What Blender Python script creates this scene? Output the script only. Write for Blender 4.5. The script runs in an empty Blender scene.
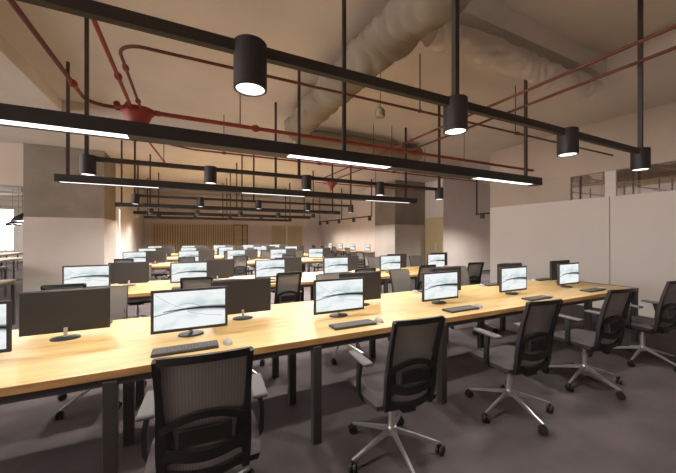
import bpy, bmesh, math, random
from mathutils import Vector, Matrix
random.seed(7)
PI = math.pi
EYE = 1.464
S = bpy.context.scene
COL = S.collection

# ------------------------------------------------------------------ materials
def lin(c):
    return tuple(((x/12.92) if x <= .04045 else ((x+.055)/1.055)**2.4) for x in c)
def rgb(r, g, b):
    return lin((r/255, g/255, b/255)) + (1,)

def base_mat(name):
    m = bpy.data.materials.new(name); m.use_nodes = True
    nt = m.node_tree
    return m, nt, nt.nodes['Principled BSDF']

def pmat(name, col, rough=.6, metal=0, noise=0, nscale=8, bump=0, bscale=60, spec=.5, stretch=None):
    m, nt, p = base_mat(name)
    p.inputs['Roughness'].default_value = rough
    p.inputs['Metallic'].default_value = metal
    p.inputs['Specular IOR Level'].default_value = spec
    p.inputs['Base Color'].default_value = col
    tc = nt.nodes.new('ShaderNodeTexCoord')
    if noise:
        n = nt.nodes.new('ShaderNodeTexNoise'); n.inputs['Scale'].default_value = nscale
        n.inputs['Detail'].default_value = 5
        if stretch:
            mp = nt.nodes.new('ShaderNodeMapping'); mp.inputs['Scale'].default_value = stretch
            nt.links.new(tc.outputs['Object'], mp.inputs[0]); nt.links.new(mp.outputs[0], n.inputs['Vector'])
        else:
            nt.links.new(tc.outputs['Object'], n.inputs['Vector'])
        r = nt.nodes.new('ShaderNodeValToRGB')
        r.color_ramp.elements[0].position = .3; r.color_ramp.elements[1].position = .7
        r.color_ramp.elements[0].color = tuple(c*(1-noise) for c in col[:3])+(1,)
        r.color_ramp.elements[1].color = tuple(min(1, c*(1+noise)) for c in col[:3])+(1,)
        nt.links.new(n.outputs['Fac'], r.inputs[0]); nt.links.new(r.outputs[0], p.inputs['Base Color'])
    if bump:
        n2 = nt.nodes.new('ShaderNodeTexNoise'); n2.inputs['Scale'].default_value = bscale
        n2.inputs['Detail'].default_value = 6
        nt.links.new(tc.outputs['Object'], n2.inputs['Vector'])
        b = nt.nodes.new('ShaderNodeBump'); b.inputs['Strength'].default_value = bump
        b.inputs['Distance'].default_value = .02
        nt.links.new(n2.outputs['Fac'], b.inputs['Height']); nt.links.new(b.outputs[0], p.inputs['Normal'])
    return m

def emat(name, col, strength):
    m = bpy.data.materials.new(name); m.use_nodes = True
    nt = m.node_tree; nt.nodes.clear()
    e = nt.nodes.new('ShaderNodeEmission'); o = nt.nodes.new('ShaderNodeOutputMaterial')
    e.inputs[0].default_value = col; e.inputs[1].default_value = strength
    nt.links.new(e.outputs[0], o.inputs[0])
    return m

def wood_mat(name, c1, c2, c3, plank=True):
    m, nt, p = base_mat(name)
    tc = nt.nodes.new('ShaderNodeTexCoord')
    mp = nt.nodes.new('ShaderNodeMapping'); mp.inputs['Scale'].default_value = (1.3, 6, 6)
    n = nt.nodes.new('ShaderNodeTexNoise'); n.inputs['Scale'].default_value = 2.2; n.inputs['Detail'].default_value = 7
    n.inputs['Distortion'].default_value = .6
    r = nt.nodes.new('ShaderNodeValToRGB')
    r.color_ramp.elements[0].position = .32; r.color_ramp.elements[0].color = c1
    r.color_ramp.elements[1].position = .6; r.color_ramp.elements[1].color = c3
    e = r.color_ramp.elements.new(.46); e.color = c2
    nt.links.new(tc.outputs['Object'], mp.inputs[0]); nt.links.new(mp.outputs[0], n.inputs['Vector'])
    nt.links.new(n.outputs['Fac'], r.inputs[0])
    out = r.outputs[0]
    if plank:
        br = nt.nodes.new('ShaderNodeTexBrick')
        br.inputs['Color1'].default_value = (1, 1, 1, 1); br.inputs['Color2'].default_value = (.86, .83, .78, 1)
        br.inputs['Mortar'].default_value = (.84, .80, .74, 1)
        br.inputs['Scale'].default_value = 1; br.inputs['Mortar Size'].default_value = .002
        br.inputs['Brick Width'].default_value = .7; br.inputs['Row Height'].default_value = .08
        nt.links.new(tc.outputs['Object'], br.inputs['Vector'])
        mx = nt.nodes.new('ShaderNodeMix'); mx.data_type = 'RGBA'; mx.blend_type = 'MULTIPLY'
        mx.inputs[0].default_value = .35
        nt.links.new(out, mx.inputs[6]); nt.links.new(br.outputs['Color'], mx.inputs[7])
        out = mx.outputs[2]
    nt.links.new(out, p.inputs['Base Color'])
    p.inputs['Roughness'].default_value = .38
    return m

def mesh_fabric():
    m, nt, p = base_mat('chair_mesh_fabric')
    p.inputs['Base Color'].default_value = rgb(126, 120, 114); p.inputs['Roughness'].default_value = .85
    tc = nt.nodes.new('ShaderNodeTexCoord')
    w = nt.nodes.new('ShaderNodeTexWave'); w.inputs['Scale'].default_value = 26; w.bands_direction = 'X'
    w.inputs['Distortion'].default_value = .3
    nt.links.new(tc.outputs['Object'], w.inputs['Vector'])
    mr = nt.nodes.new('ShaderNodeMapRange'); mr.inputs[3].default_value = .68; mr.inputs[4].default_value = .84
    nt.links.new(w.outputs['Fac'], mr.inputs[0]); nt.links.new(mr.outputs[0], p.inputs['Alpha'])
    return m

def screen_mat():
    m = bpy.data.materials.new('screen_wallpaper'); m.use_nodes = True
    nt = m.node_tree; nt.nodes.clear()
    N = nt.nodes.new; L = nt.links.new
    o = N('ShaderNodeOutputMaterial'); e = N('ShaderNodeEmission')
    tc = N('ShaderNodeTexCoord'); sp = N('ShaderNodeSeparateXYZ')
    L(tc.outputs['Generated'], sp.inputs[0])
    U, V = sp.outputs[0], sp.outputs[2]
    def M(op, a, b=None, c=None):
        n = N('ShaderNodeMath'); n.operation = op
        for i, x in enumerate((a, b, c)):
            if x is None: continue
            if isinstance(x, (int, float)): n.inputs[i].default_value = x
            else: L(x, n.inputs[i])
        return n.outputs[0]
    def curve(a, b, c, w0, w1, k, u0=-1, u1=2):
        f = M('ADD', M('MULTIPLY', M('ADD', M('MULTIPLY', U, c), b), U), a)
        d = M('ABSOLUTE', M('SUBTRACT', V, f))
        w = M('MAXIMUM', M('ADD', M('MULTIPLY', U, w1), w0), .002)
        t = M('MINIMUM', M('DIVIDE', d, w), 1)
        t = M('MULTIPLY', t, t)
        k2 = M('MULTIPLY', M('MULTIPLY', M('GREATER_THAN', U, u0), M('LESS_THAN', U, u1)), k)
        return M('SUBTRACT', 1, M('MULTIPLY', M('SUBTRACT', 1, t), k2))
    ds = [curve(.45, .26, -.23, .004, .072, 1, .12),
          curve(.38, .42, -.30, .024, .0, .7, 0, .7),
          curve(.98, -1.5, .9, .009, .0, .5, 0, .45),
          curve(.13, 2.4, -2.7, .010, .01, .4, .18, .7),
          curve(.80, -1.0, .45, .006, .008, .4, .45, .95),
          curve(.42, .28, -.23, .04, .08, .35, .45)]
    prod = ds[0]
    for d in ds[1:]: prod = M('MULTIPLY', prod, d)
    no = N('ShaderNodeTexNoise'); no.inputs['Scale'].default_value = 2.4; no.inputs['Detail'].default_value = 2
    L(tc.outputs['Generated'], no.inputs['Vector'])
    r = N('ShaderNodeValToRGB')
    r.color_ramp.elements[0].position = .30; r.color_ramp.elements[0].color = rgb(208, 224, 223)
    r.color_ramp.elements[1].position = .50; r.color_ramp.elements[1].color = rgb(248, 252, 252)
    L(no.outputs['Fac'], r.inputs[0])
    mx = N('ShaderNodeMix'); mx.data_type = 'RGBA'
    L(prod, mx.inputs[0]); mx.inputs[6].default_value = rgb(22, 34, 36); L(r.outputs[0], mx.inputs[7])
    L(mx.outputs[2], e.inputs[0]); e.inputs[1].default_value = SCREEN
    L(e.outputs[0], o.inputs[0])
    return m
SCREEN = .95

def glass_mat():
    m = bpy.data.materials.new('clerestory_glass'); m.use_nodes = True
    nt = m.node_tree; nt.nodes.clear()
    o = nt.nodes.new('ShaderNodeOutputMaterial'); mx = nt.nodes.new('ShaderNodeMixShader')
    t = nt.nodes.new('ShaderNodeBsdfTransparent'); g = nt.nodes.new('ShaderNodeBsdfGlossy')
    g.inputs['Roughness'].default_value = .02; g.inputs[0].default_value = (.9, .9, .88, 1)
    t.inputs[0].default_value = (.93, .93, .92, 1)
    mx.inputs[0].default_value = .4
    nt.links.new(t.outputs[0], mx.inputs[1]); nt.links.new(g.outputs[0], mx.inputs[2]); nt.links.new(mx.outputs[0], o.inputs[0])
    return m

M = dict(
    wall=pmat('plaster_wall', rgb(218, 205, 196), .8, noise=.04, nscale=1.5),
    panel=pmat('partition_panel', rgb(222, 212, 205), .55, noise=.02, nscale=1),
    ceil=pmat('painted_slab', rgb(212, 202, 192), .85, noise=.07, nscale=.9, bump=.25, bscale=5),
    header=pmat('taupe_header', rgb(188, 172, 157), .85, noise=.05, nscale=1.2),
    brown=pmat('brown_laminate', rgb(120, 98, 66), .6, noise=.08, nscale=4),
    duct=pmat('sprayed_duct', rgb(134, 122, 106), .85, noise=.08, nscale=3, bump=.5, bscale=9),
    floor=pmat('grey_carpet', rgb(84, 76, 76), .95, noise=.16, nscale=3, bump=.4, bscale=300, spec=.1),
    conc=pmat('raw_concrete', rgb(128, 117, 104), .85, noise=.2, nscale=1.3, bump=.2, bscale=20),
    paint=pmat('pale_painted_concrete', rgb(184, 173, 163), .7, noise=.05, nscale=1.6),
    white=pmat('white_paint', rgb(214, 206, 198), .6),
    wood=wood_mat('light_oak', rgb(180, 144, 90), rgb(192, 159, 103), rgb(200, 169, 115)),
    woodedge=wood_mat('oak_edge', rgb(120, 88, 52), rgb(146, 108, 64), rgb(160, 122, 76), False),
    slat=pmat('slat_wood', rgb(214, 190, 152), .6, noise=.15, nscale=3, stretch=(12, 12, .5)),
    slatdark=pmat('slat_gap', rgb(130, 108, 82), .8),
    tan=pmat('tan_wood', rgb(196, 178, 138), .6, noise=.08, nscale=3, stretch=(6, 6, .6)),
    black=pmat('black_metal', rgb(50, 45, 42), .5, spec=.4),
    leg=pmat('dark_steel', rgb(44, 39, 37), .5),
    lamp=pmat('lamp_black', rgb(50, 43, 43), .55),
    rod=pmat('hanger_black', rgb(56, 46, 38), .55),
    plastic=pmat('black_plastic', rgb(22, 20, 20), .5),
    monback=pmat('monitor_shell', rgb(46, 41, 39), .55),
    seat=pmat('seat_fabric', rgb(66, 60, 60), .95, bump=.3, bscale=200, spec=.2),
    pad=pmat('arm_pad_grey', rgb(80, 76, 74), .7),
    chrome=pmat('polished_aluminium', rgb(205, 202, 200), .28, .85),
    red=pmat('red_pipe', rgb(134, 42, 30), .5, noise=.25, nscale=6),
    redbrown=pmat('rusty_red_pipe', rgb(100, 48, 28), .55, noise=.3, nscale=4),
    key=pmat('keyboard_grey', rgb(44, 41, 41), .6),
    keytop=pmat('keycap_grey', rgb(96, 91, 90), .6),
    mouse=pmat('mouse_white', rgb(150, 147, 145), .4),
    neck=pmat('stand_neck', rgb(190, 187, 184), .3, .6),
    device=pmat('beige_plastic', rgb(150, 138, 112), .6),
    pipeg=pmat('pale_conduit', rgb(190, 180, 165), .6),
    led=emat('led_strip', (1, .95, .90, 1), 2.0),
    lens=emat('spot_lens', (1, .96, .92, 1), 3),
    day=emat('daylight_window', (1, .97, .93, 1), 9),
    slit=emat('lit_slit', (1, .95, .9, 1), 2.0),
    glass=glass_mat(), mesh=mesh_fabric(), screen=screen_mat(),
)

# ------------------------------------------------------------------ mesh builder
class MB:
    def __init__(self): self.bm = bmesh.new()
    def box(self, x0, x1, y0, y1, z0, z1, bev=0, seg=2, mtx=None):
        b = bmesh.new()
        vs = [b.verts.new((x, y, z)) for x in (x0, x1) for y in (y0, y1) for z in (z0, z1)]
        for f in ((0,1,3,2),(4,6,7,5),(0,4,5,1),(2,3,7,6),(0,2,6,4),(1,5,7,3)):
            b.faces.new([vs[i] for i in f])
        if bev: bmesh.ops.bevel(b, geom=b.edges[:], offset=bev, segments=seg, profile=.5, affect='EDGES')
        self.merge(b, mtx); return self
    def merge(self, b, mtx=None):
        if mtx is not None: bmesh.ops.transform(b, matrix=mtx, verts=b.verts)
        bmesh.ops.recalc_face_normals(b, faces=b.faces)
        me = bpy.data.meshes.new('t'); b.to_mesh(me); b.free()
        self.bm.from_mesh(me); bpy.data.meshes.remove(me)
    def cyl(self, c, r, h, n=24, r2=None, bev=0, axis='z'):
        b = bmesh.new()
        bmesh.ops.create_cone(b, cap_ends=True, segments=n, radius1=r, radius2=r if r2 is None else r2, depth=h)
        if bev: 
            es = [e for e in b.edges if abs(e.verts[0].co.z-e.verts[1].co.z) < 1e-6]
            bmesh.ops.bevel(b, geom=es, offset=bev, segments=2, profile=.5, affect='EDGES')
        mt = Matrix.Translation(Vector(c))
        if axis == 'x': mt = mt @ Matrix.Rotation(PI/2, 4, 'Y')
        if axis == 'y': mt = mt @ Matrix.Rotation(PI/2, 4, 'X')
        self.merge(b, mt); return self
    def tube(self, pts, r, n=10, radii=None):
        b = bmesh.new(); pts = [Vector(p) for p in pts]; rings = []
        up = None
        for i, p in enumerate(pts):
            d = (pts[min(i+1, len(pts)-1)]-pts[max(i-1, 0)]).normalized()
            if up is None:
                a = Vector((0, 0, 1)) if abs(d.z) < .9 else Vector((1, 0, 0))
            else: a = up
            s = d.cross(a).normalized(); up = s.cross(d).normalized()
            rr = radii[i] if radii else r
            rings.append([b.verts.new(p+(s*math.cos(t)+up*math.sin(t))*rr) for t in [2*PI*k/n for k in range(n)]])
        for a, c in zip(rings, rings[1:]):
            for k in range(n): b.faces.new((a[k], a[(k+1) % n], c[(k+1) % n], c[k]))
        b.faces.new(rings[0]); b.faces.new(rings[-1])
        self.merge(b); return self
    def bar(self, pts, w, t, side=(1, 0, 0), ws=None, ts=None):
        """rectangular section swept along pts; width along `side`."""
        b = bmesh.new(); pts = [Vector(p) for p in pts]; rings = []; sd = Vector(side).normalized()
        for i, p in enumerate(pts):
            d = (pts[min(i+1, len(pts)-1)]-pts[max(i-1, 0)]).normalized()
            s = (sd-d*sd.dot(d)).normalized(); u = d.cross(s).normalized()
            a = (ws[i] if ws else w)/2; c = (ts[i] if ts else t)/2
            rings.append([b.verts.new(p+s*x+u*y) for x, y in ((-a,-c),(a,-c),(a,c),(-a,c))])
        for a, c in zip(rings, rings[1:]):
            for k in range(4): b.faces.new((a[k], a[(k+1) % 4], c[(k+1) % 4], c[k]))
        b.faces.new(rings[0]); b.faces.new(rings[-1])
        self.merge(b); return self
    def lathe(self, prof, n=24, c=(0, 0, 0), sx=1, sy=1):
        b = bmesh.new(); rings = []
        for r, z in prof:
            rings.append([b.verts.new((c[0]+sx*r*math.cos(2*PI*k/n), c[1]+sy*r*math.sin(2*PI*k/n), c[2]+z)) for k in range(n)])
        for a, d in zip(rings, rings[1:]):
            for k in range(n): b.faces.new((a[k], a[(k+1) % n], d[(k+1) % n], d[k]))
        b.faces.new(rings[0]); b.faces.new(rings[-1])
        self.merge(b); return self
    def grid(self, fn, nu, nv, thick):
        b = bmesh.new()
        g = [[b.verts.new(fn(i/nu, j/nv)) for j in range(nv+1)] for i in range(nu+1)]
        h = [[b.verts.new(Vector(fn(i/nu, j/nv))+Vector((0, thick, 0))) for j in range(nv+1)] for i in range(nu+1)]
        for i in range(nu):
            for j in range(nv):
                b.faces.new((g[i][j], g[i+1][j], g[i+1][j+1], g[i][j+1]))
                b.faces.new((h[i][j], h[i][j+1], h[i+1][j+1], h[i+1][j]))
        for i in range(nu):
            b.faces.new((g[i][0], h[i][0], h[i+1][0], g[i+1][0])); b.faces.new((g[i][nv], g[i+1][nv], h[i+1][nv], h[i][nv]))
        for j in range(nv):
            b.faces.new((g[0][j], g[0][j+1], h[0][j+1], h[0][j])); b.faces.new((g[nu][j], h[nu][j], h[nu][j+1], g[nu][j+1]))
        self.merge(b); return self
    def build(self, name, mat, parent=None, smooth=False, loc=None):
        me = bpy.data.meshes.new(name); self.bm.to_mesh(me); self.bm.free()
        mats = mat if isinstance(mat, list) else [mat]
        for k in mats: me.materials.append(k)
        if smooth:
            for p in me.polygons: p.use_smooth = True
            try: me.set_sharp_from_angle(angle=math.radians(35))
            except Exception: pass
        o = bpy.data.objects.new(name, me); COL.objects.link(o)
        if loc: o.location = loc
        if parent: o.parent = parent
        return o

def tag(o, label=None, cat=None, group=None, kind=None):
    if label: o['label'] = label
    if cat: o['category'] = cat
    if group: o['group'] = group
    if kind: o['kind'] = kind
    return o
def thing(name, loc, rz=0):
    o = bpy.data.objects.new(name, None); COL.objects.link(o); o.location = loc; o.rotation_euler = (0, 0, rz)
    o.empty_display_size = .1
    return o
def copy_tree(o, parent=None):
    c = o.copy(); COL.objects.link(c); c.parent = parent
    for ch in list(o.children): copy_tree(ch, c)
    return c
def struct(name, mb, mat, smooth=False):
    return tag(mb.build(name, mat, None, smooth), kind='structure')

ORD = ['leftmost', 'second from the left', 'third from the left', 'fourth from the left', 'fifth from the left', 'sixth from the left']
ROWN = ['front', 'second', 'third', 'fourth', 'farthest']

# ------------------------------------------------------------------ setting
CZ = EYE+2.33
BZ = EYE+2.13
WX = 7.53           # right partition plane
struct('floor', MB().box(-12, 13, -3.2, 26, -.12, 0), M['floor'])
RZ = EYE+2.60
struct('ceiling', MB().box(-12, 13, 2.28, 26, CZ, CZ+.4).box(-12, -1.93, -3.2, 2.28, CZ, CZ+.4).box(5.44, 13, -3.2, 2.28, CZ, CZ+.4).box(-1.93, 5.44, -3.2, 2.28, RZ, RZ+.13), M['ceil'])
# dropped beams of the slab
struct('trim_1', MB().box(-6.0, -1.93, -3.2, 7.75, BZ, CZ+.01), M['ceil'])
struct('trim_2', MB().box(-1.93, WX-.01, 6.77, 7.75, BZ, CZ+.01), M['ceil'])
# concrete columns: raw above, painted below
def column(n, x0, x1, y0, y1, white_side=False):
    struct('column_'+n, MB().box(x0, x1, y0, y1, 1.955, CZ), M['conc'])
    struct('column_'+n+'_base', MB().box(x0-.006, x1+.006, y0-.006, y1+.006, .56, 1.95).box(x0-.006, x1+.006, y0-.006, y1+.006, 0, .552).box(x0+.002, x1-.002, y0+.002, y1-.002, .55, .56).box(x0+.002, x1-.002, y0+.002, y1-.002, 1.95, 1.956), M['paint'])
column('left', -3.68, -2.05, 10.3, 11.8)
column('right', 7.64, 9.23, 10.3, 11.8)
struct('wall_left', MB().box(-2.25, -2.05, 11.81, 18.7, 0, CZ), M['wall'])
struct('wall_right', MB().box(7.9, 8.1, 11.81, 18.7, 0, CZ), M['wall'])
# back wall with openings for slat screen / doors
b = MB()
YB = 18.7
for x0, x1, z0, z1 in ((-2.25, -1.73, 0, CZ), (3.2, 4.58, 0, CZ), (6.64, 8.1, 0, CZ), (-1.73, 3.2, 2.17, CZ), (4.58, 6.64, 2.17, CZ)):
    b.box(x0, x1, YB, YB+.2, z0, z1)
struct('wall_back', b, M['wall'])
# header above the opening to the next room, wall beyond right column, side wall with door
struct('wall_header', MB().box(-12, -3.69, 10.4, 10.7, 2.73, CZ), M['header'])
struct('wall_side', MB().box(9.25, 12.8, 9.25, 9.45, 0, CZ), M['wall'])
struct('wall_far_right', MB().box(12.8, 13, -3.2, 9.25, 0, CZ), M['wall'])
struct('wall_corner', MB().box(9.25, 9.40, 9.455, 11.9, 0, CZ).box(8.1, 9.40, 11.9, 12.05, 0, CZ), M['wall'])
d = MB().box(9.232, 9.249, 9.26, 10.285, 0, 2.26).build('door_1', M['tan']); tag(d, kind='structure')
MB().tube([(9.18, 9.6, .9), (9.18, 9.6, 1.2)], .012).cyl((9.21, 9.6, .93), .008, .07, 8, axis='x').cyl((9.21, 9.6, 1.17), .008, .07, 8, axis='x').build('door_handle', M['chrome'], d)
struct('wall_behind_viewer', MB().box(-12, 13, -3.4, -3.2, 0, RZ), M['wall'])
# right partition: panels with thin joints, glass band, solid header
YS = [-3.2, .40, 3.11, 5.8]
for i in range(3):
    struct('wall_panel' if i == 0 else 'wall_panel.%03d' % i, MB().box(WX, WX+.1, YS[i]+.006, YS[i+1]-.006, 0, 2.26), M['panel'])
struct('trim_4', MB().box(WX+.03, WX+.09, YS[0], YS[3]-.02, .0, 2.26), M['black'])
struct('wall_above_glass', MB().box(WX, WX+.1, YS[0], YS[3], 2.77, CZ), M['header'])
struct('window_1', MB().box(WX+.045, WX+.055, YS[0], 3.81, 2.262, 2.768), M['glass'])
struct('wall_panel_upper', MB().box(WX+.01, WX+.09, 3.81, YS[3]-.006, 2.262, 2.768), M['header'])
struct('trim_5', MB().box(WX+.02, WX+.08, 3.02, 3.20, 2.26, 2.77), M['panel'])
struct('baseboard_right', MB().box(WX-.012, WX-.001, YS[0], YS[3], 0, .06), M['panel'])
struct('baseboard_left', MB().box(-2.048, -2.036, 11.83, 18.69, 0, .08), M['white'])
# next room
struct('wall_far', MB().box(-9.0, -2.26, 24, 24.2, 0, CZ).box(-12, -10.3, 24, 24.2, 0, CZ).box(-10.3, -9.0, 24, 24.2, 0, .7).box(-10.3, -9.0, 24, 24.2, 3.0, CZ), M['white'])
w = MB().box(-10.3, -9.0, 24.08, 24.1, .7, 3.0).build('window_2', M['day']); tag(w, kind='structure')
MB().box(-9.34, -9.30, 24.0, 24.07, .7, 3.0).box(-9.9, -9.86, 24.0, 24.07, .7, 3.0).box(-10.3, -9.0, 24.01, 24.06, 1.25, 1.29).build('window_frame', M['white'], w)
struct('wall_next_room', MB().box(-12.2, -12, 10.7, 24.2, 0, CZ), M['white'])

# slat screen in the back wall
t = thing('slatted_screen', (-1.73, YB, 0))
tag(t, 'tall vertical wood slat screen filling the left opening of the far wall', 'screen')
m = MB(); L_ = 4.1
m.box(.04, L_-.01, .10, .12, .01, 2.16); m.build('backing_panel', M['slatdark'], t)
m = MB(); k = 0; x = .05
while x < L_-.06:
    m.box(x, x+.085, .04, .10, .05, 2.12); x += .12
m.build('slats', M['slat'], t)
MB().box(0, L_, .03, .13, 2.12, 2.168).box(0, L_, .03, .13, 0, .05).box(0, .04, .03, .13, .05, 2.12).build('frame', M['slat'], t)
dd = MB().box(2.37, 3.2, YB+.08, YB+.11, 0, 2.17).build('door_2', M['tan']); tag(dd, kind='structure')
MB().box(2.38, 2.43, YB+.02, YB+.08, 0, 2.17).box(3.14, 3.2, YB+.02, YB+.08, 0, 2.17).box(2.43, 3.14, YB+.02, YB+.08, 2.1, 2.17).box(2.86, 2.92, YB+.02, YB+.08, 0, 2.1).build('door_frame', M['slatdark'], dd)
MB().box(2.43, 3.14, YB+.0, YB+.03, 1.40, 1.43).build('door_rail', M['white'], dd)
w = MB().box(4.58, 6.64, YB+.1, YB+.12, 0, 2.17).build('window_5', M['tan']); tag(w, kind='structure')
MB().box(4.58, 4.65, YB+.02, YB+.1, 0, 2.17).box(6.57, 6.64, YB+.02, YB+.1, 0, 2.17).box(4.65, 6.57, YB+.02, YB+.1, 2.12, 2.17).build('window_frame', M['slat'], w)
MB().box(5.5, 5.62, YB+.02, YB+.1, 0, 2.12).build('mullion', M['white'], w)
# lit slit at the column corner
t = thing('vertical_light_strip', (-2.02, 12.3, 0)); tag(t, 'slim vertical white light strip on the wall just behind the left concrete column', 'light')
MB().box(-.028, -.018, -.06, .06, 0, 2.36).build('backing_plate', M['white'], t)
MB().box(-.018, -.006, -.05, .05, .06, 2.35).build('diffuser', M['slit'], t)

# ------------------------------------------------------------------ ducts
def duct(pts, r, name, label, amp=.03, seed=1, step=.03, mat='duct'):
    rnd = random.Random(seed); P = [Vector(p) for p in pts]; out = []; rad = []
    for a, c in zip(P, P[1:]):
        n = max(2, int((c-a).length/step))
        for i in range(n): out.append(a.lerp(c, i/n))
    out.append(P[-1])
    # crumpled flexible sleeve: slack folds that wander round the duct
    ph = 0; b = bmesh.new(); rings = []; n = 40
    for i, p in enumerate(out):
        ph += .30+.30*rnd.random()
        d = (out[min(i+1, len(out)-1)]-out[max(i-1, 0)]).normalized()
        sd = d.cross(Vector((0, 0, 1))).normalized(); up = sd.cross(d)
        ring = []
        for k in range(n):
            t = 2*PI*k/n
            w = math.sin(ph+2.2*math.sin(t+.13*i)+.8*math.sin(2*t-.07*i))
            f = 1+amp*(abs(w)*1.6-.8)+amp*.7*math.sin(3*t+.21*i)+amp*.5*math.sin(.31*i)
            ring.append(b.verts.new(p+(sd*math.cos(t)+up*math.sin(t)*.92)*r*f))
        rings.append(ring)
    for a, c in zip(rings, rings[1:]):
        for k in range(n): b.faces.new((a[k], a[(k+1) % n], c[(k+1) % n], c[k]))
    b.faces.new(rings[0]); b.faces.new(rings[-1])
    m = MB(); m.merge(b); o = m.build(name, M[mat], None, True)
    return tag(o, label, 'duct')
duct([(1.86, -2.5, 3.44), (1.83, 1.2, 3.44), (1.80, 3, 3.47), (1.82, 4.6, 3.5), (1.86, 5.6, 3.52)], .225, 'flexible_duct',
     'fat crumpled flexible duct painted beige, running away under the ceiling', .09, 3)
duct([(2.25, 2.44, 3.60), (3.2, 2.42, 3.60), (4.2, 2.43, 3.60), (5.3, 2.42, 3.61)], .15, 'flexible_duct',
     'smaller crumpled duct crossing from the fat duct towards the upper right corner', .10, 9, mat='ceil')
duct([(2.0, 6.15, 3.55), (2.9, 6.1, 3.56), (4.2, 6.12, 3.56), (5.3, 6.2, 3.57)], .2, 'round_duct',
     'smooth beige round duct crossing the ceiling beyond the crumpled duct', .008, 5, .1)

# ------------------------------------------------------------------ red sprinkler pipes
PZ = EYE+1.6
def ceil_at(x, y):
    return RZ if (y < 2.28 and -1.93 < x < 5.44) else BZ if (6.77 < y < 7.75 or (x < -1.93 and y < 7.75)) else CZ
def arc(c, r, a0, a1, z, n=8):
    return [(c[0]+r*math.cos(math.radians(a0+(a1-a0)*i/n)), c[1]+r*math.sin(math.radians(a0+(a1-a0)*i/n)), z) for i in range(n+1)]
def pipe(pts, r, mat, label, drops=(), couplings=(), top=CZ):
    o = thing('sprinkler_pipe', pts[0]); tag(o, label, 'pipe', 'red sprinkler pipes under the ceiling')
    p0 = Vector(pts[0])
    MB().tube([Vector(p)-p0 for p in pts], r, 12).build('pipe_run', mat, o, True)
    for (x, y, z) in drops:
        tp = ceil_at(x, y)
        v = Vector((x, y, z))-p0
        MB().tube([v, v+Vector((0, 0, tp-z))], .007, 8).build('hanger_rod', M['rod'], o)
        MB().cyl(v, r*1.5, .03, 12).build('clamp', mat, o)
    for (x, y, z, ax) in couplings:
        MB().cyl(Vector((x, y, z))-p0, r*1.55, .09, 14, axis=ax, bev=.006).cyl(Vector((x, y, z))-p0, r*1.9, .03, 14, axis=ax).build('coupling', M['red'], o, True)
    return o
pipe([(-.53, 4.5, PZ), (-.53, 3.35, PZ)] + arc((-.33, 3.26), .2, 180, 270, PZ) + [(7.52, 3.06, PZ)], .0145, M['redbrown'],
     'thin rust-red pipe with an elbow near the junction, running right to the partition',
     [(2.66, 3.06, PZ), (4.55, 3.06, PZ)], [(-.53, 3.5, PZ, 'y'), (-.53, 4.3, PZ, 'y'), (4.6, 3.06, PZ, 'x')])
pipe([(-.35, 4.62, PZ), (7.52, 4.62, PZ)], .028, M['red'],
     'thick red main pipe running right from the bowl-shaped junction above the front light bar',
     [(.68, 4.62, PZ), (2.35, 4.62, PZ), (5.2, 4.62, PZ)], [(.9, 4.62, PZ, 'x'), (3.9, 4.62, PZ, 'x')])
pipe([(-1.08, -1.5, PZ), (-1.08, 4.1, PZ)] + arc((-.88, 4.42), .2, 180, 90, PZ) + [(-.78, 4.62, PZ)], .021, M['redbrown'],
     'red pipe curving into the junction from the upper left corner of the photo',
     [(-1.08, 2.0, PZ)], [(-1.08, 4.1, PZ, 'y')])
pipe([(-.61, -1.5, PZ), (-.63, 4.5, PZ)], .018, M['red'],
     'straight red pipe running from the junction towards the viewer behind the spotlight rail',
     [(-.617, 1.0, PZ)], [(-.626, 3.72, PZ, 'y')])
pipe([(-.53, 4.76, PZ), (-.53, 5.5, PZ), (-.45, 5.85, PZ), (-.25, 6.1, PZ), (.1, 6.25, PZ), (7.5, 6.25, PZ)], .016, M['red'],
     'thin red pipe seen just below the front light bar, beyond the thick main',
     [(.62, 6.25, PZ), (5.6, 6.25, PZ)], [(.62, 6.25, PZ, 'x'), (2.6, 6.25, PZ, 'x'), (4.6, 6.25, PZ, 'x')])
pipe([(-.62, 4.76, PZ), (-.60, 6.0, PZ), (-.45, 7.6, PZ)], .016, M['red'],
     'short red branch pipe slanting down behind the front light bar below the junction', [(-.46, 7.5, PZ)])
pipe([(3.46, -1.5, PZ+.06), (3.46, 8.1, PZ+.06)], .016, M['redbrown'],
     'left one of two parallel red pipes climbing to the upper right corner', [(3.46, .9, PZ+.06), (3.46, 5.4, PZ+.06)], [(3.46, 4.2, PZ+.06, 'y')])
pipe([(3.85, -1.5, PZ+.06), (3.85, 8.9, PZ+.06)], .016, M['redbrown'],
     'right one of two parallel red pipes climbing to the upper right corner', [(3.85, .9, PZ+.06), (3.85, 5.3, PZ+.06)], [(3.85, 5.0, PZ+.06, 'y')])
pipe([(3.3, 8.3, PZ-.02), (7.4, 8.3, PZ-.02)], .014, M['red'],
     'thin far red pipe running right from the small red valve over the third table', [(5.4, 8.3, PZ-.02)])
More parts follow.
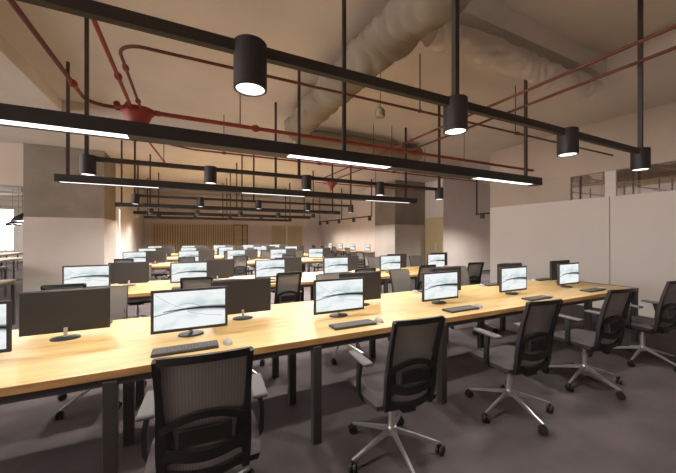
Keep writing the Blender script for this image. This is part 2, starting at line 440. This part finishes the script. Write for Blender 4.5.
# junction bowl
t = thing('pipe_junction', (-.57, 4.62, PZ)); tag(t, 'red bowl-shaped pipe junction where several red pipes meet above the front light bar', 'pipe junction')
MB().lathe([(.02, -.22), (.09, -.21), (.13, -.13), (.16, -.06), (.19, -.03), (.19, .02), (.15, .04), (.05, .05)], 20, sy=.6).build('bowl', M['red'], t, True)
for dx, dy, ax in ((.215, 0, 'x'), (-.205, 0, 'x'), (-.08, -.14, 'y'), (-.20, -.10, 'y'), (0, .15, 'y')):
    MB().cyl((dx, dy, .0), .036, .06, 14, axis=ax).build('socket', M['red'], t, True)
t = thing('sprinkler_valve', (3.85, 8.3, PZ-.01)); tag(t, 'small dark red valve hanging on the far pipes above the third table', 'valve')
MB().lathe([(.02, -.22), (.05, -.16), (.10, -.08), (.17, -.03), (.17, .02), (.06, .06)], 16).build('body', M['red'], t, True)
MB().tube([(0, 0, .05), (0, 0, CZ-PZ)], .008).build('hanger_rod', M['rod'], t)
# ceiling sensor
t = thing('ceiling_sensor', (2.27, 3.38, EYE+1.56)); tag(t, 'small beige cylinder sensor dangling on a thin cord beside the crumpled duct', 'sensor')
MB().lathe([(.035, 0), (.062, .01), (.066, .05), (.06, .10), (.03, .13)], 16).build('body', M['device'], t, True)
MB().tube([(0, 0, .12), (0, 0, CZ-EYE-1.56)], .004, 6).build('cord', M['rod'], t)

# ------------------------------------------------------------------ lights
RAILZ = EYE+.802
SPOTW = 230
def spotlamp(x, y, e=None):
    l = bpy.data.lights.new('spot_lamp', 'SPOT'); l.energy = (e if e else 80 if y < 2 else 170 if y < 5 else 480 if y < 12 else 900)*(.12 if x < 0 and y > 9 else .35 if x < 0 and y > 5 else 1); l.color = (1, .95, .90)
    l.spot_size = math.radians(168); l.spot_blend = 1; l.shadow_soft_size = .05
    o = bpy.data.objects.new('spot_lamp', l); COL.objects.link(o); o.location = (x, y, RAILZ-.155)
def rail(y, xs, rods, label, x0=None, x1=None):
    t = thing('spotlight_rail', (0, y, RAILZ)); tag(t, label, 'ceiling light', 'black spotlight rails hanging from the ceiling')
    x0 = xs[0]-.02 if x0 is None else x0; x1 = xs[-1]+.02 if x1 is None else x1
    MB().box(x0, x1, -.0175, .0175, 0, .05).build('rail', M['rod'], t)
    for rx in rods:
        MB().box(rx-.0165, rx+.0165, -.0165, .0165, .05, ceil_at(rx, y)-RAILZ).build('hanger_rod', M['rod'], t)
    for x in xs:
        h = MB().lathe([(.03, .047), (.03, .055), (.069, .055), (.072, .052), (.072, -.148), (.069, -.150), (.063, -.150), (.062, -.137), (.03, -.137)], 32, (x, 0, 0)).build('spotlight', M['lamp'], t, True)
        MB().cyl((x, 0, -.141), .0615, .006, 32).build('lens', M['lens'], h)
        spotlamp(x, y)
XS = [-1.0, .25, 1.5, 2.73, 3.98]
rail(1.40, XS, [-1.0, 1.5, 3.98], 'nearest black rail with four big cylinder spotlights crossing the top of the photo')
XS = [-.95]+XS[1:]
rail(4.08, XS, [-.96, 1.39, 3.98], 'second black spotlight rail back, just behind the front light bar')
rail(7.35, XS, [-.96, 1.39, 3.98], 'third black spotlight rail back, between the second and third light bars')
rail(10.15, XS, [-.96, 1.39, 3.98], 'fourth black spotlight rail back, between the third and fourth light bars')
rail(12.9, XS, [-.96, 1.39, 3.98], 'farthest crosswise spotlight rail, between the fourth and last light bars')
# rail added in the corridor beyond the partition to brighten the side wall
t = thing('spotlight_rail', (9.6, 0, RAILZ)); tag(t, 'black spotlight rail added beyond the partition to brighten the side wall', 'ceiling light', 'black spotlight rails hanging from the ceiling')
MB().box(-.0175, .0175, 1.0, 8.0, 0, .05).build('rail', M['rod'], t)
for ry in (1.05, 2.2, 3.4, 4.6, 5.8, 7.0, 7.95):
    MB().box(-.02, .02, ry-.02, ry+.02, .05, CZ-RAILZ).build('hanger_rod', M['rod'], t)
for ry in (1.5, 3.7, 5.9, 7.7):
    h = MB().lathe([(.03, .047), (.03, .055), (.069, .055), (.072, .052), (.072, -.148), (.069, -.150), (.063, -.150), (.062, -.137), (.03, -.137)], 24, (0, ry, 0)).build('spotlight', M['lamp'], t, True)
    MB().cyl((0, ry, -.141), .0615, .006, 24).build('lens', M['lens'], h)
    spotlamp(9.6, ry, 380)
# side rail along Y
t = thing('spotlight_rail', (6.7, 0, RAILZ)); tag(t, 'black spotlight rail running away along the right side wall desks', 'ceiling light', 'black spotlight rails hanging from the ceiling')
MB().box(-.0175, .0175, 10.58, 16.1, 0, .05).build('rail', M['rod'], t)
for ry in (10.6, 13.3, 16.05):
    MB().box(-.0165, .0165, ry-.0165, ry+.0165, .05, CZ-RAILZ).build('hanger_rod', M['rod'], t)
for ry in (10.75, 12.1, 13.6, 15.0, 16.0):
    h = MB().lathe([(.03, .047), (.03, .055), (.069, .055), (.072, .052), (.072, -.148), (.069, -.150), (.063, -.150), (.062, -.137), (.03, -.137)], 24, (0, ry, 0)).build('spotlight', M['lamp'], t, True)
    MB().cyl((0, ry, -.141), .0615, .006, 24).build('lens', M['lens'], h)
    spotlamp(6.7, ry, 170)

BARZ = EYE+.718
def stripl(a, c, y, z):
    # the LEDs along one lit segment
    for k in range(3):
        l = bpy.data.lights.new('led_lamp', 'SPOT'); l.energy = LEDW if y < 6 else LEDW*1.6; l.color = (1, .95, .89)
        l.spot_size = math.radians(165); l.spot_blend = .6; l.shadow_soft_size = .06
        o = bpy.data.objects.new('led_lamp', l); COL.objects.link(o); o.location = (a+(c-a)*(k+.5)/3, y, z)
LEDW = 39
def lightbar(y, label, x0=-1.56, x1=4.44):
    t = thing('linear_pendant_light', (0, y, BARZ)); tag(t, label, 'ceiling light', 'long black linear lights hanging over the tables')
    W = .075
    m = MB().box(x0, x1, -W, W, .014, .10)
    m.box(x0, x1, -W, -W+.005, 0, .014).box(x0, x1, W-.005, W, 0, .014)
    segs = ((x0+.02, -.34), (.80, 1.96), (3.17, 4.36))
    for a, c in ((x0, x0+.02), (-.34, .80), (1.96, 3.17), (4.36, x1)):
        m.box(a, c, -W+.005, W-.005, 0, .014)
    m.build('housing', M['black'], t)
    for a, c in segs:
        MB().box(a+.005, c-.05, -W+.007, W-.007, .010, .014).build('led_diffuser', M['led'], t)
        stripl(a, c-.05, y, BARZ+.004)
        MB().box(c-.05, c-.002, -W+.007, W-.007, .004, .014).build('end_clip', M['pad'], t)
    for rx in (-1.44, 1.37, 4.19):
        MB().box(rx-.0165, rx+.0165, -.0165, .0165, .10, ceil_at(rx, y)-BARZ).build('hanger_rod', M['rod'], t)
for y, n in ((2.67, 'nearest and biggest black linear light bar, over the front table'), (5.27, 'second black linear light bar, over the second table'),
             (8.97, 'third black linear light bar, over the third table'), (11.67, 'fourth black linear light bar, over the fourth table'),
             (14.27, 'farthest black linear light bar, over the farthest table')):
    lightbar(y, n)

# dome pendants in next room
for d_, u_, w_ in ((15.0, 12.5, 'lowest and farthest'), (12.5, 18.5, 'middle'), (10.3, 22.5, 'highest and nearest')):
    r_ = (u_-338)/307*d_
    x = .4392*d_+.8984*r_; y = .8984*d_-.4392*r_
    t = thing('dome_pendant', (x, y, EYE+.52)); tag(t, 'black dome pendant lamp in the bright next room, %s of three' % w_, 'ceiling light', 'black dome pendants in the next room')
    MB().lathe([(.28, 0), (.27, .03), (.21, .12), (.11, .20), (.04, .24), (.02, .27)], 20).build('shade', M['lamp'], t, True)
    MB().tube([(0, 0, .2), (0, 0, CZ-EYE-.52)], .006, 6).build('cord', M['rod'], t)
    l = bpy.data.lights.new('dome_lamp', 'POINT'); l.energy = 200; l.color = (1, .95, .9); l.shadow_soft_size = .06
    o = bpy.data.objects.new('dome_lamp', l); COL.objects.link(o); o.location = (x, y, EYE+.50)

# thin cable trays in next room (behind the header)
for i, (y, z) in enumerate(((12.5, 2.78), (14.5, 2.72), (17.0, 2.68))):
    t = thing('ceiling_conduit', (-7.5, y, z)); tag(t, ['nearest', 'middle', 'farthest'][i]+' of three pale thin conduits under the ceiling of the next room', 'conduit', 'conduits in the next room')
    MB().tube([(-4, 0, 0), (3.6, 0, 0)], .03, 8).build('conduit_run', M['pipeg'], t)
    for dx in (-3, 0, 3):
        MB().tube([(dx, 0, 0), (dx, 0, CZ-z)], .008, 6).build('hanger_rod', M['rod'], t)

# ------------------------------------------------------------------ bench tables
def bench(yc, x0, x1, label, nleg):
    t = thing('bench_table', ((x0+x1)/2, yc, 0)); tag(t, label, 'table', 'long shared office tables')
    h = (x1-x0)/2
    MB().box(-h+.03, h-.03, -.6, .6, .732, .75, .002, 1).build('tabletop', M['wood'], t)
    MB().box(-h+.03, h-.03, -.603, -.600, .708, .7485).box(-h+.03, h-.03, .600, .603, .708, .7485).box(-h+.03, h-.03, -.6, .6, .708, .732).build('edge_band', M['woodedge'], t)
    m = MB(); m.box(-h+.02, h-.02, -.59, -.55, .665, .708).box(-h+.02, h-.02, .55, .59, .665, .708).box(-h+.02, h-.02, -.02, .02, .665, .708)
    m.box(-h-.03, -h+.03, -.6, .6, .69, .75).box(h-.03, h+.03, -.6, .6, .69, .75)
    m.build('underframe', M['leg'], t)
    for i in range(nleg):
        x = -h+i*(2*h)/(nleg-1)
        for y in (-.57, 0, .57):
            MB().box(x-.032, x+.032, y-.028, y+.028, 0, .69, .003, 1).build('leg', M['leg'], t)
YT = [2.6, 5.17, 9.15, 11.72, 14.3]
NC = [6, 6, 5, 5, 5]
for i, y in enumerate(YT):
    x1 = 5.6 if i < 2 else 4.43
    bench(y, -1.57, x1, 'long pale oak table on dark steel legs, ' + ['nearest the viewer', 'second row, right behind the front table', 'third row, just past the wide aisle', 'fourth row, next to last', 'farthest row, before the slatted screen'][i], NC[i]+1)
# side desk
t = thing('wall_desk', (7.5, 14.5, 0)); tag(t, 'narrow pale desk along the right side wall carrying four small monitors', 'table')
MB().box(-.36, .37, -2.55, 2.55, .725, .75).build('tabletop', M['wood'], t)
for y in (-2.4, -.8, .8, 2.4):
    for x in (-.32, .33):
        MB().box(x-.025, x+.025, y-.025, y+.025, 0, .725).build('leg', M['leg'], t)
# tables in the next room
def small_table(x0, x1, y0, y1, label):
    t = thing('long_table', ((x0+x1)/2, (y0+y1)/2, 0)); tag(t, label, 'table', 'tables in the left-hand area')
    a = (x1-x0)/2; c = (y1-y0)/2
    MB().box(-a, a, -c, c, .72, .75).build('tabletop', M['brown'], t)
    MB().box(-a+.02, a-.02, -c+.02, c-.02, .67, .72).build('apron', M['leg'], t)
    for x in (-a+.03, a-.03):
        for y in [-c+.03+i*(2*c-.06)/3 for i in range(4)]:
            MB().box(x-.022, x+.022, y-.022, y+.022, 0, .67).build('leg', M['leg'], t)
    MB().box(a-.05, a-.03, -c, c, .34, .37).build('stretcher', M['leg'], t)
small_table(-3.45, -2.585, 4.6, 7.0, 'nearest brown dark-legged table at the left edge, in front of the concrete column')
small_table(-4.8, -3.92, 8.4, 10.2, 'second brown dark-legged table at the left edge, level with the concrete column')
small_table(-6.0, -5.0, 12.0, 14.2, 'third brown dark-legged table at the left edge, seen past the column')
small_table(-7.6, -6.6, 16.2, 19.0, 'farthest brown dark-legged table at the left edge, below the bright windows')

# ------------------------------------------------------------------ monitor
def make_monitor():
    r = thing('monitor', (0, 0, 0))
    MB().box(-.25, .25, -.035, -.017, .04, .34, .003, 2).box(-.245, .245, -.017, -.006, .045, .335, .004, 2).build('bezel', M['monback'], r)
    MB().box(-.231, .231, -.0362, -.0349, .062, .322).build('screen', M['screen'], r)
    MB().box(-.011, .011, -.006, .004, .012, .075, .002, 1).build('stand_neck', M['neck'], r)
    MB().lathe([(.084, 0), (.086, .004), (.082, .010), (.03, .015)], 28, sx=1.0, sy=.78).build('stand_base', M['plastic'], r, True)
    return r
mon0 = make_monitor()
def make_keyboard():
    r = thing('keyboard', (0, 0, 0))
    MB().box(-.188, .188, -.062, .062, 0, .016, .004, 2).build('case', M['key'], r)
    m = MB()
    for j in range(5):
        for i in range(19):
            x = -.180+i*.0190
            if j == 0 and 4 <= i <= 9:
                if i == 4: m.box(x+.001, x+.019*6-.002, -.054, -.038, .016, .021)
                continue
            m.box(x+.0015, x+.0168, -.054+j*.0218, -.054+j*.0218+.017, .016, .021)
    m.build('keys', M['keytop'], r)
    return r
kb0 = make_keyboard()
def make_mouse():
    b = bmesh.new(); bmesh.ops.create_uvsphere(b, u_segments=16, v_segments=10, radius=1)
    for v in b.verts:
        v.co.x *= .030; v.co.y *= .052; v.co.z = max(-.001, v.co.z)*.034*(1-.25*(v.co.y/.052))
    m = MB(); m.merge(b)
    r = thing('mouse', (0, 0, 0))
    m.build('body', M['mouse'], r, True)
    MB().cyl((0, .026, .0215), .006, .006, 12, axis='x').build('scroll_wheel', M['plastic'], r)
    return r
ms0 = make_mouse()

# ------------------------------------------------------------------ chair (faces +Y)
def bk(z):     # backrest centre line y at height z
    P = [(.40, -.190), (.50, -.215), (.60, -.225), (.70, -.238), (.82, -.268), (.985, -.318)]
    for (a, ya), (c, yc) in zip(P, P[1:]):
        if z <= c: return ya+(yc-ya)*(z-a)/(c-a)
    return P[-1][1]
def bw(z):     # half width
    return .157+.008*max(0, (z-.42)/.55)
def bowy(x, z): return -.024*(1-(x/.165)**2)
def make_chair():
    r = thing('task_chair', (0, 0, 0))
    ang = [math.radians(48+72*i) for i in range(5)]
    m = MB().cyl((0, 0, .155), .030, .06, 20, bev=.006)
    for a in ang:
        c, s = math.cos(a), math.sin(a)
        m.bar([(c*.02, s*.02, .160), (c*.17, s*.17, .120), (c*.325, s*.325, .075)], 0, 0, (-s, c, 0), [.026, .019, .015], [.030, .022, .014])
    tag(m.build('star_base', M['chrome'], r, True), 'polished aluminium five-star base')
    for a in ang:
        c, s = math.cos(a), math.sin(a)
        q = MB(); px, py = c*.325, s*.325
        dv = Vector((-math.sin(a+.8), math.cos(a+.8), 0))
        for k in (-.014, .014):
            b = bmesh.new(); bmesh.ops.create_cone(b, cap_ends=True, segments=18, radius1=.032, radius2=.032, depth=.019)
            es = [e for e in b.edges if abs(e.verts[0].co.z-e.verts[1].co.z) < 1e-6]
            bmesh.ops.bevel(b, geom=es, offset=.005, segments=2, affect='EDGES')
            rot = Vector((0, 0, 1)).rotation_difference(dv).to_matrix().to_4x4()
            q.merge(b, Matrix.Translation(Vector((px, py, .0325))+dv*k) @ rot)
        q.cyl((px, py, .062), .010, .026, 10)
        q.build('caster', M['plastic'], r, True)
    MB().cyl((0, 0, .24), .024, .12, 20).cyl((0, 0, .335), .015, .08, 16).build('gas_lift', M['chrome'], r, True)
    MB().box(-.10, .10, -.14, .12, .365, .405, .01, 2).box(-.20, .20, -.16, .20, .40, .418, .006, 1).build('seat_mechanism', M['plastic'], r)
    # seat cushion
    b = bmesh.new(); bmesh.ops.create_grid(b, x_segments=12, y_segments=12, size=1)
    top = [v for v in b.verts]
    ret = bmesh.ops.extrude_face_region(b, geom=b.faces[:])
    nv = [v for v in ret['geom'] if isinstance(v, bmesh.types.BMVert)]
    ns = set(nv)
    for v in b.verts:
        u, w = v.co.x, v.co.y
        k = max(abs(u), abs(w)); up = v in ns
        x = u*.235*(1-.06*w*w); y = .02+w*.225*(1-.05*u*u)
        f = 1-max(0, (k-.82)/.18)**2*.5
        zt = .475+.008*(u*u)-(.02*max(0, w)**3)
        v.co = (x*(1 if up else .96), y*(1 if up else .96), (.42+(zt-.42)*f) if up else .418)
    m = MB(); m.merge(b); m.build('seat', M['seat'], r, True)
    # backrest frame
    m = MB(); zs = [.42, .50, .58, .66, .74, .82, .90, .98]
    for s in (-1, 1):
        m.bar([(s*bw(z), bk(z), z) for z in zs], 0, 0, (1, 0, 0), [.03, .036, .038, .032, .024, .022, .022, .024], [.03]*5+[.024]*3)
    xs = [-.160+.32*i/12 for i in range(13)]
    m.bar([(x, bk(.98)+bowy(x, 0), .973+.004*math.cos(x*8)) for x in xs], .030, .020, (0, 0, 1))
    m.build('backrest_frame', M['plastic'], r)
    m = MB()
    m.bar([(x, bk(.70)+bowy(x, 0)-.004, .665+.055*(1-(x/.16)**2)) for x in xs], .030, .018, (0, 0, 1))
    for s in (-1, 1):
        m.bar([(s*.142, bk(.66)-.004, .67), (s*.134, bk(.6)-.006, .60), (s*.138, bk(.5)-.004, .52)], .042, .016, (1, 0, 0))
    m.build('arch_brace', M['plastic'], r)
    MB().box(-.10, .10, -.010, .008, -.038, .038, .006, 2, Matrix.Translation((0, bk(.63)-.038, .635))).build('lumbar_pad', M['plastic'], r)
    m = MB()
    m.bar([(x, bk(.55)+bowy(x, 0)-.004, .538+.035*(x/.16)**2) for x in xs], .048, .016, (0, 0, 1))
    m.bar([(x, bk(.45)+bowy(x, 0), .440+.03*(x/.16)**2) for x in xs], .034, .018, (0, 0, 1))
    m.box(-.05, .05, -.215, -.13, .385, .425, .006, 1)
    m.build('lower_crossbars', M['plastic'], r)
    def f(i, j):
        z = .425+(.986-.425)*j; x = (-1+2*i)*(bw(z)+.006)
        return (x, bk(z)+.013+bowy(x, z)*.75, z)
    MB().grid(f, 12, 14, .004).build('backrest_mesh', M['mesh'], r, True)
    for s in (-1, 1):
        a = MB().bar([(s*.18, .0, .408), (s*.225, .0, .415), (s*.248, -.004, .45), (s*.250, -.01, .56), (s*.234, 0, .660)], .045, .022, (0, 1, 0), [.045, .045, .04, .034, .05]).build('armrest', M['plastic'], r)
        tag(MB().box(s*.232-.034, s*.232+.034, -.12, .13, .660, .684, .011, 3).build('arm_pad', M['pad'], a, True), 'grey padded arm top')
    return r
ch0 = make_chair()
state = {'m': 0, 'k': 0, 'o': 0, 'c': 0}
def place(src, key, loc, rz, label, cat, group):
    o = src if state[key] == 0 else copy_tree(src)
    state[key] += 1
    o.location = loc; o.rotation_euler = (0, 0, rz)
    tag(o, label, cat, group)
    return o

for ti, yt in enumerate(YT):
    n = NC[ti]; R = ROWN[ti]
    for i in range(n):
        xn = .02+1.2*(i-1); xf = .43+1.2*(i-1)
        j = random.Random(ti*50+i)
        place(mon0, 'm', (xn, yt-.115, .75), 0, 'lit monitor, %s on the near side of the %s table' % (ORD[i], R), 'monitor', 'lit monitors on the near side of the %s table' % R)
        place(mon0, 'm', (xf, yt+.17, .75), PI, 'monitor turned away, %s on the far side of the %s table' % (ORD[i], R), 'monitor', 'monitors turned away on the far side of the %s table' % R)
        place(kb0, 'k', (xn-.03, yt-.44, .75), 0, 'keyboard, %s on the near side of the %s table' % (ORD[i], R), 'keyboard', 'keyboards on the near side of the %s table' % R)
        place(kb0, 'k', (xf+.02, yt+.46, .75), PI, 'keyboard, %s on the far side of the %s table' % (ORD[i], R), 'keyboard', 'keyboards on the far side of the %s table' % R)
        place(ms0, 'o', (xn+.22, yt-.43, .75), .1, 'pale mouse, %s on the near side of the %s table' % (ORD[i], R), 'mouse', 'mice on the near side of the %s table' % R)
        place(ms0, 'o', (xf-.24, yt+.45, .75), PI, 'pale mouse, %s on the far side of the %s table' % (ORD[i], R), 'mouse', 'mice on the far side of the %s table' % R)
        if ti == 0:
            near = {1: (.085, 1.66, -4), 2: (1.24, 1.71, -5), 3: (2.43, 1.69, -7), 4: (3.57, 1.68, -7), 5: (4.80, 1.67, -9)}.get(i)
            desc = {1: 'nearest and biggest black mesh chair, cut by the bottom edge, at the front table',
                    2: 'black mesh chair, second from the left on the near side of the front table',
                    3: 'black mesh chair, third from the left on the near side of the front table',
                    4: 'black mesh chair, fourth from the left on the near side of the front table',
                    5: 'black mesh chair cut by the right edge, last on the near side, front table'}.get(i)
        else:
            near = (xn-.02+({0: .1, 1: .12}.get(i, 0) if ti == 1 else j.uniform(-.03, .03)), yt-.90, j.uniform(-7, 3)); desc = 'black mesh chair, %s on the near side of the %s table' % (ORD[i], R)
        if near:
            place(ch0, 'c', (near[0], near[1], 0), math.radians(near[2]), desc, 'chair', 'task chairs on the near side of the %s table' % R).scale = (1.06, 1, 1.008) if (ti == 0 and i == 1) else (1, 1, 1)
        far = (xf+j.uniform(-.03, .03)+.04, yt+.83, 180+j.uniform(-4, 4))
        place(ch0, 'c', (far[0], far[1], 0), math.radians(far[2]), 'chair facing the viewer, %s on the far side of the %s table' % (ORD[i], R), 'chair', 'task chairs on the far side of the %s table' % R).scale = (1, 1, .975)
SIDE = ['nearest', 'second nearest', 'third nearest', 'farthest']
for i, y in enumerate((12.2, 13.6, 15.0, 16.3)):
    place(mon0, 'm', (7.50, y, .75), -PI/2, 'small lit monitor on the right side wall desk, %s of its four' % SIDE[i], 'monitor', 'monitors on the side wall desk')
    place(kb0, 'k', (7.28, y, .75), -PI/2, 'keyboard on the right side wall desk, %s of its four' % SIDE[i], 'keyboard', 'keyboards on the side wall desk')
    place(ch0, 'c', (6.72, y+.05, 0), -PI/2+.15, 'black mesh chair pulled up to the side wall desk, %s of its four' % SIDE[i], 'chair', 'task chairs at the side wall desk')
place(ch0, 'c', (5.45, 9.0, 0), -PI/2+.3, 'lone black mesh chair standing off the right end of the third table', 'chair', None)

# ------------------------------------------------------------------ camera, world
cam = bpy.data.cameras.new('camera'); co = bpy.data.objects.new('camera', cam); COL.objects.link(co)
co.location = (0, 0, EYE); co.rotation_euler = (PI/2, 0, math.radians(-26.05))
cam.sensor_width = 36; cam.lens = 307/676*36; cam.clip_start = .05
S.camera = co
wd = bpy.data.worlds.new('world'); S.world = wd; wd.use_nodes = True
bg = wd.node_tree.nodes['Background']; bg.inputs[0].default_value = (1, .95, .92, 1); bg.inputs[1].default_value = 8.5
S.view_settings.view_transform = 'Standard'; S.view_settings.look = 'None'
S.view_settings.gamma = 1; S.view_settings.use_curve_mapping = False
S.view_settings.exposure = 0
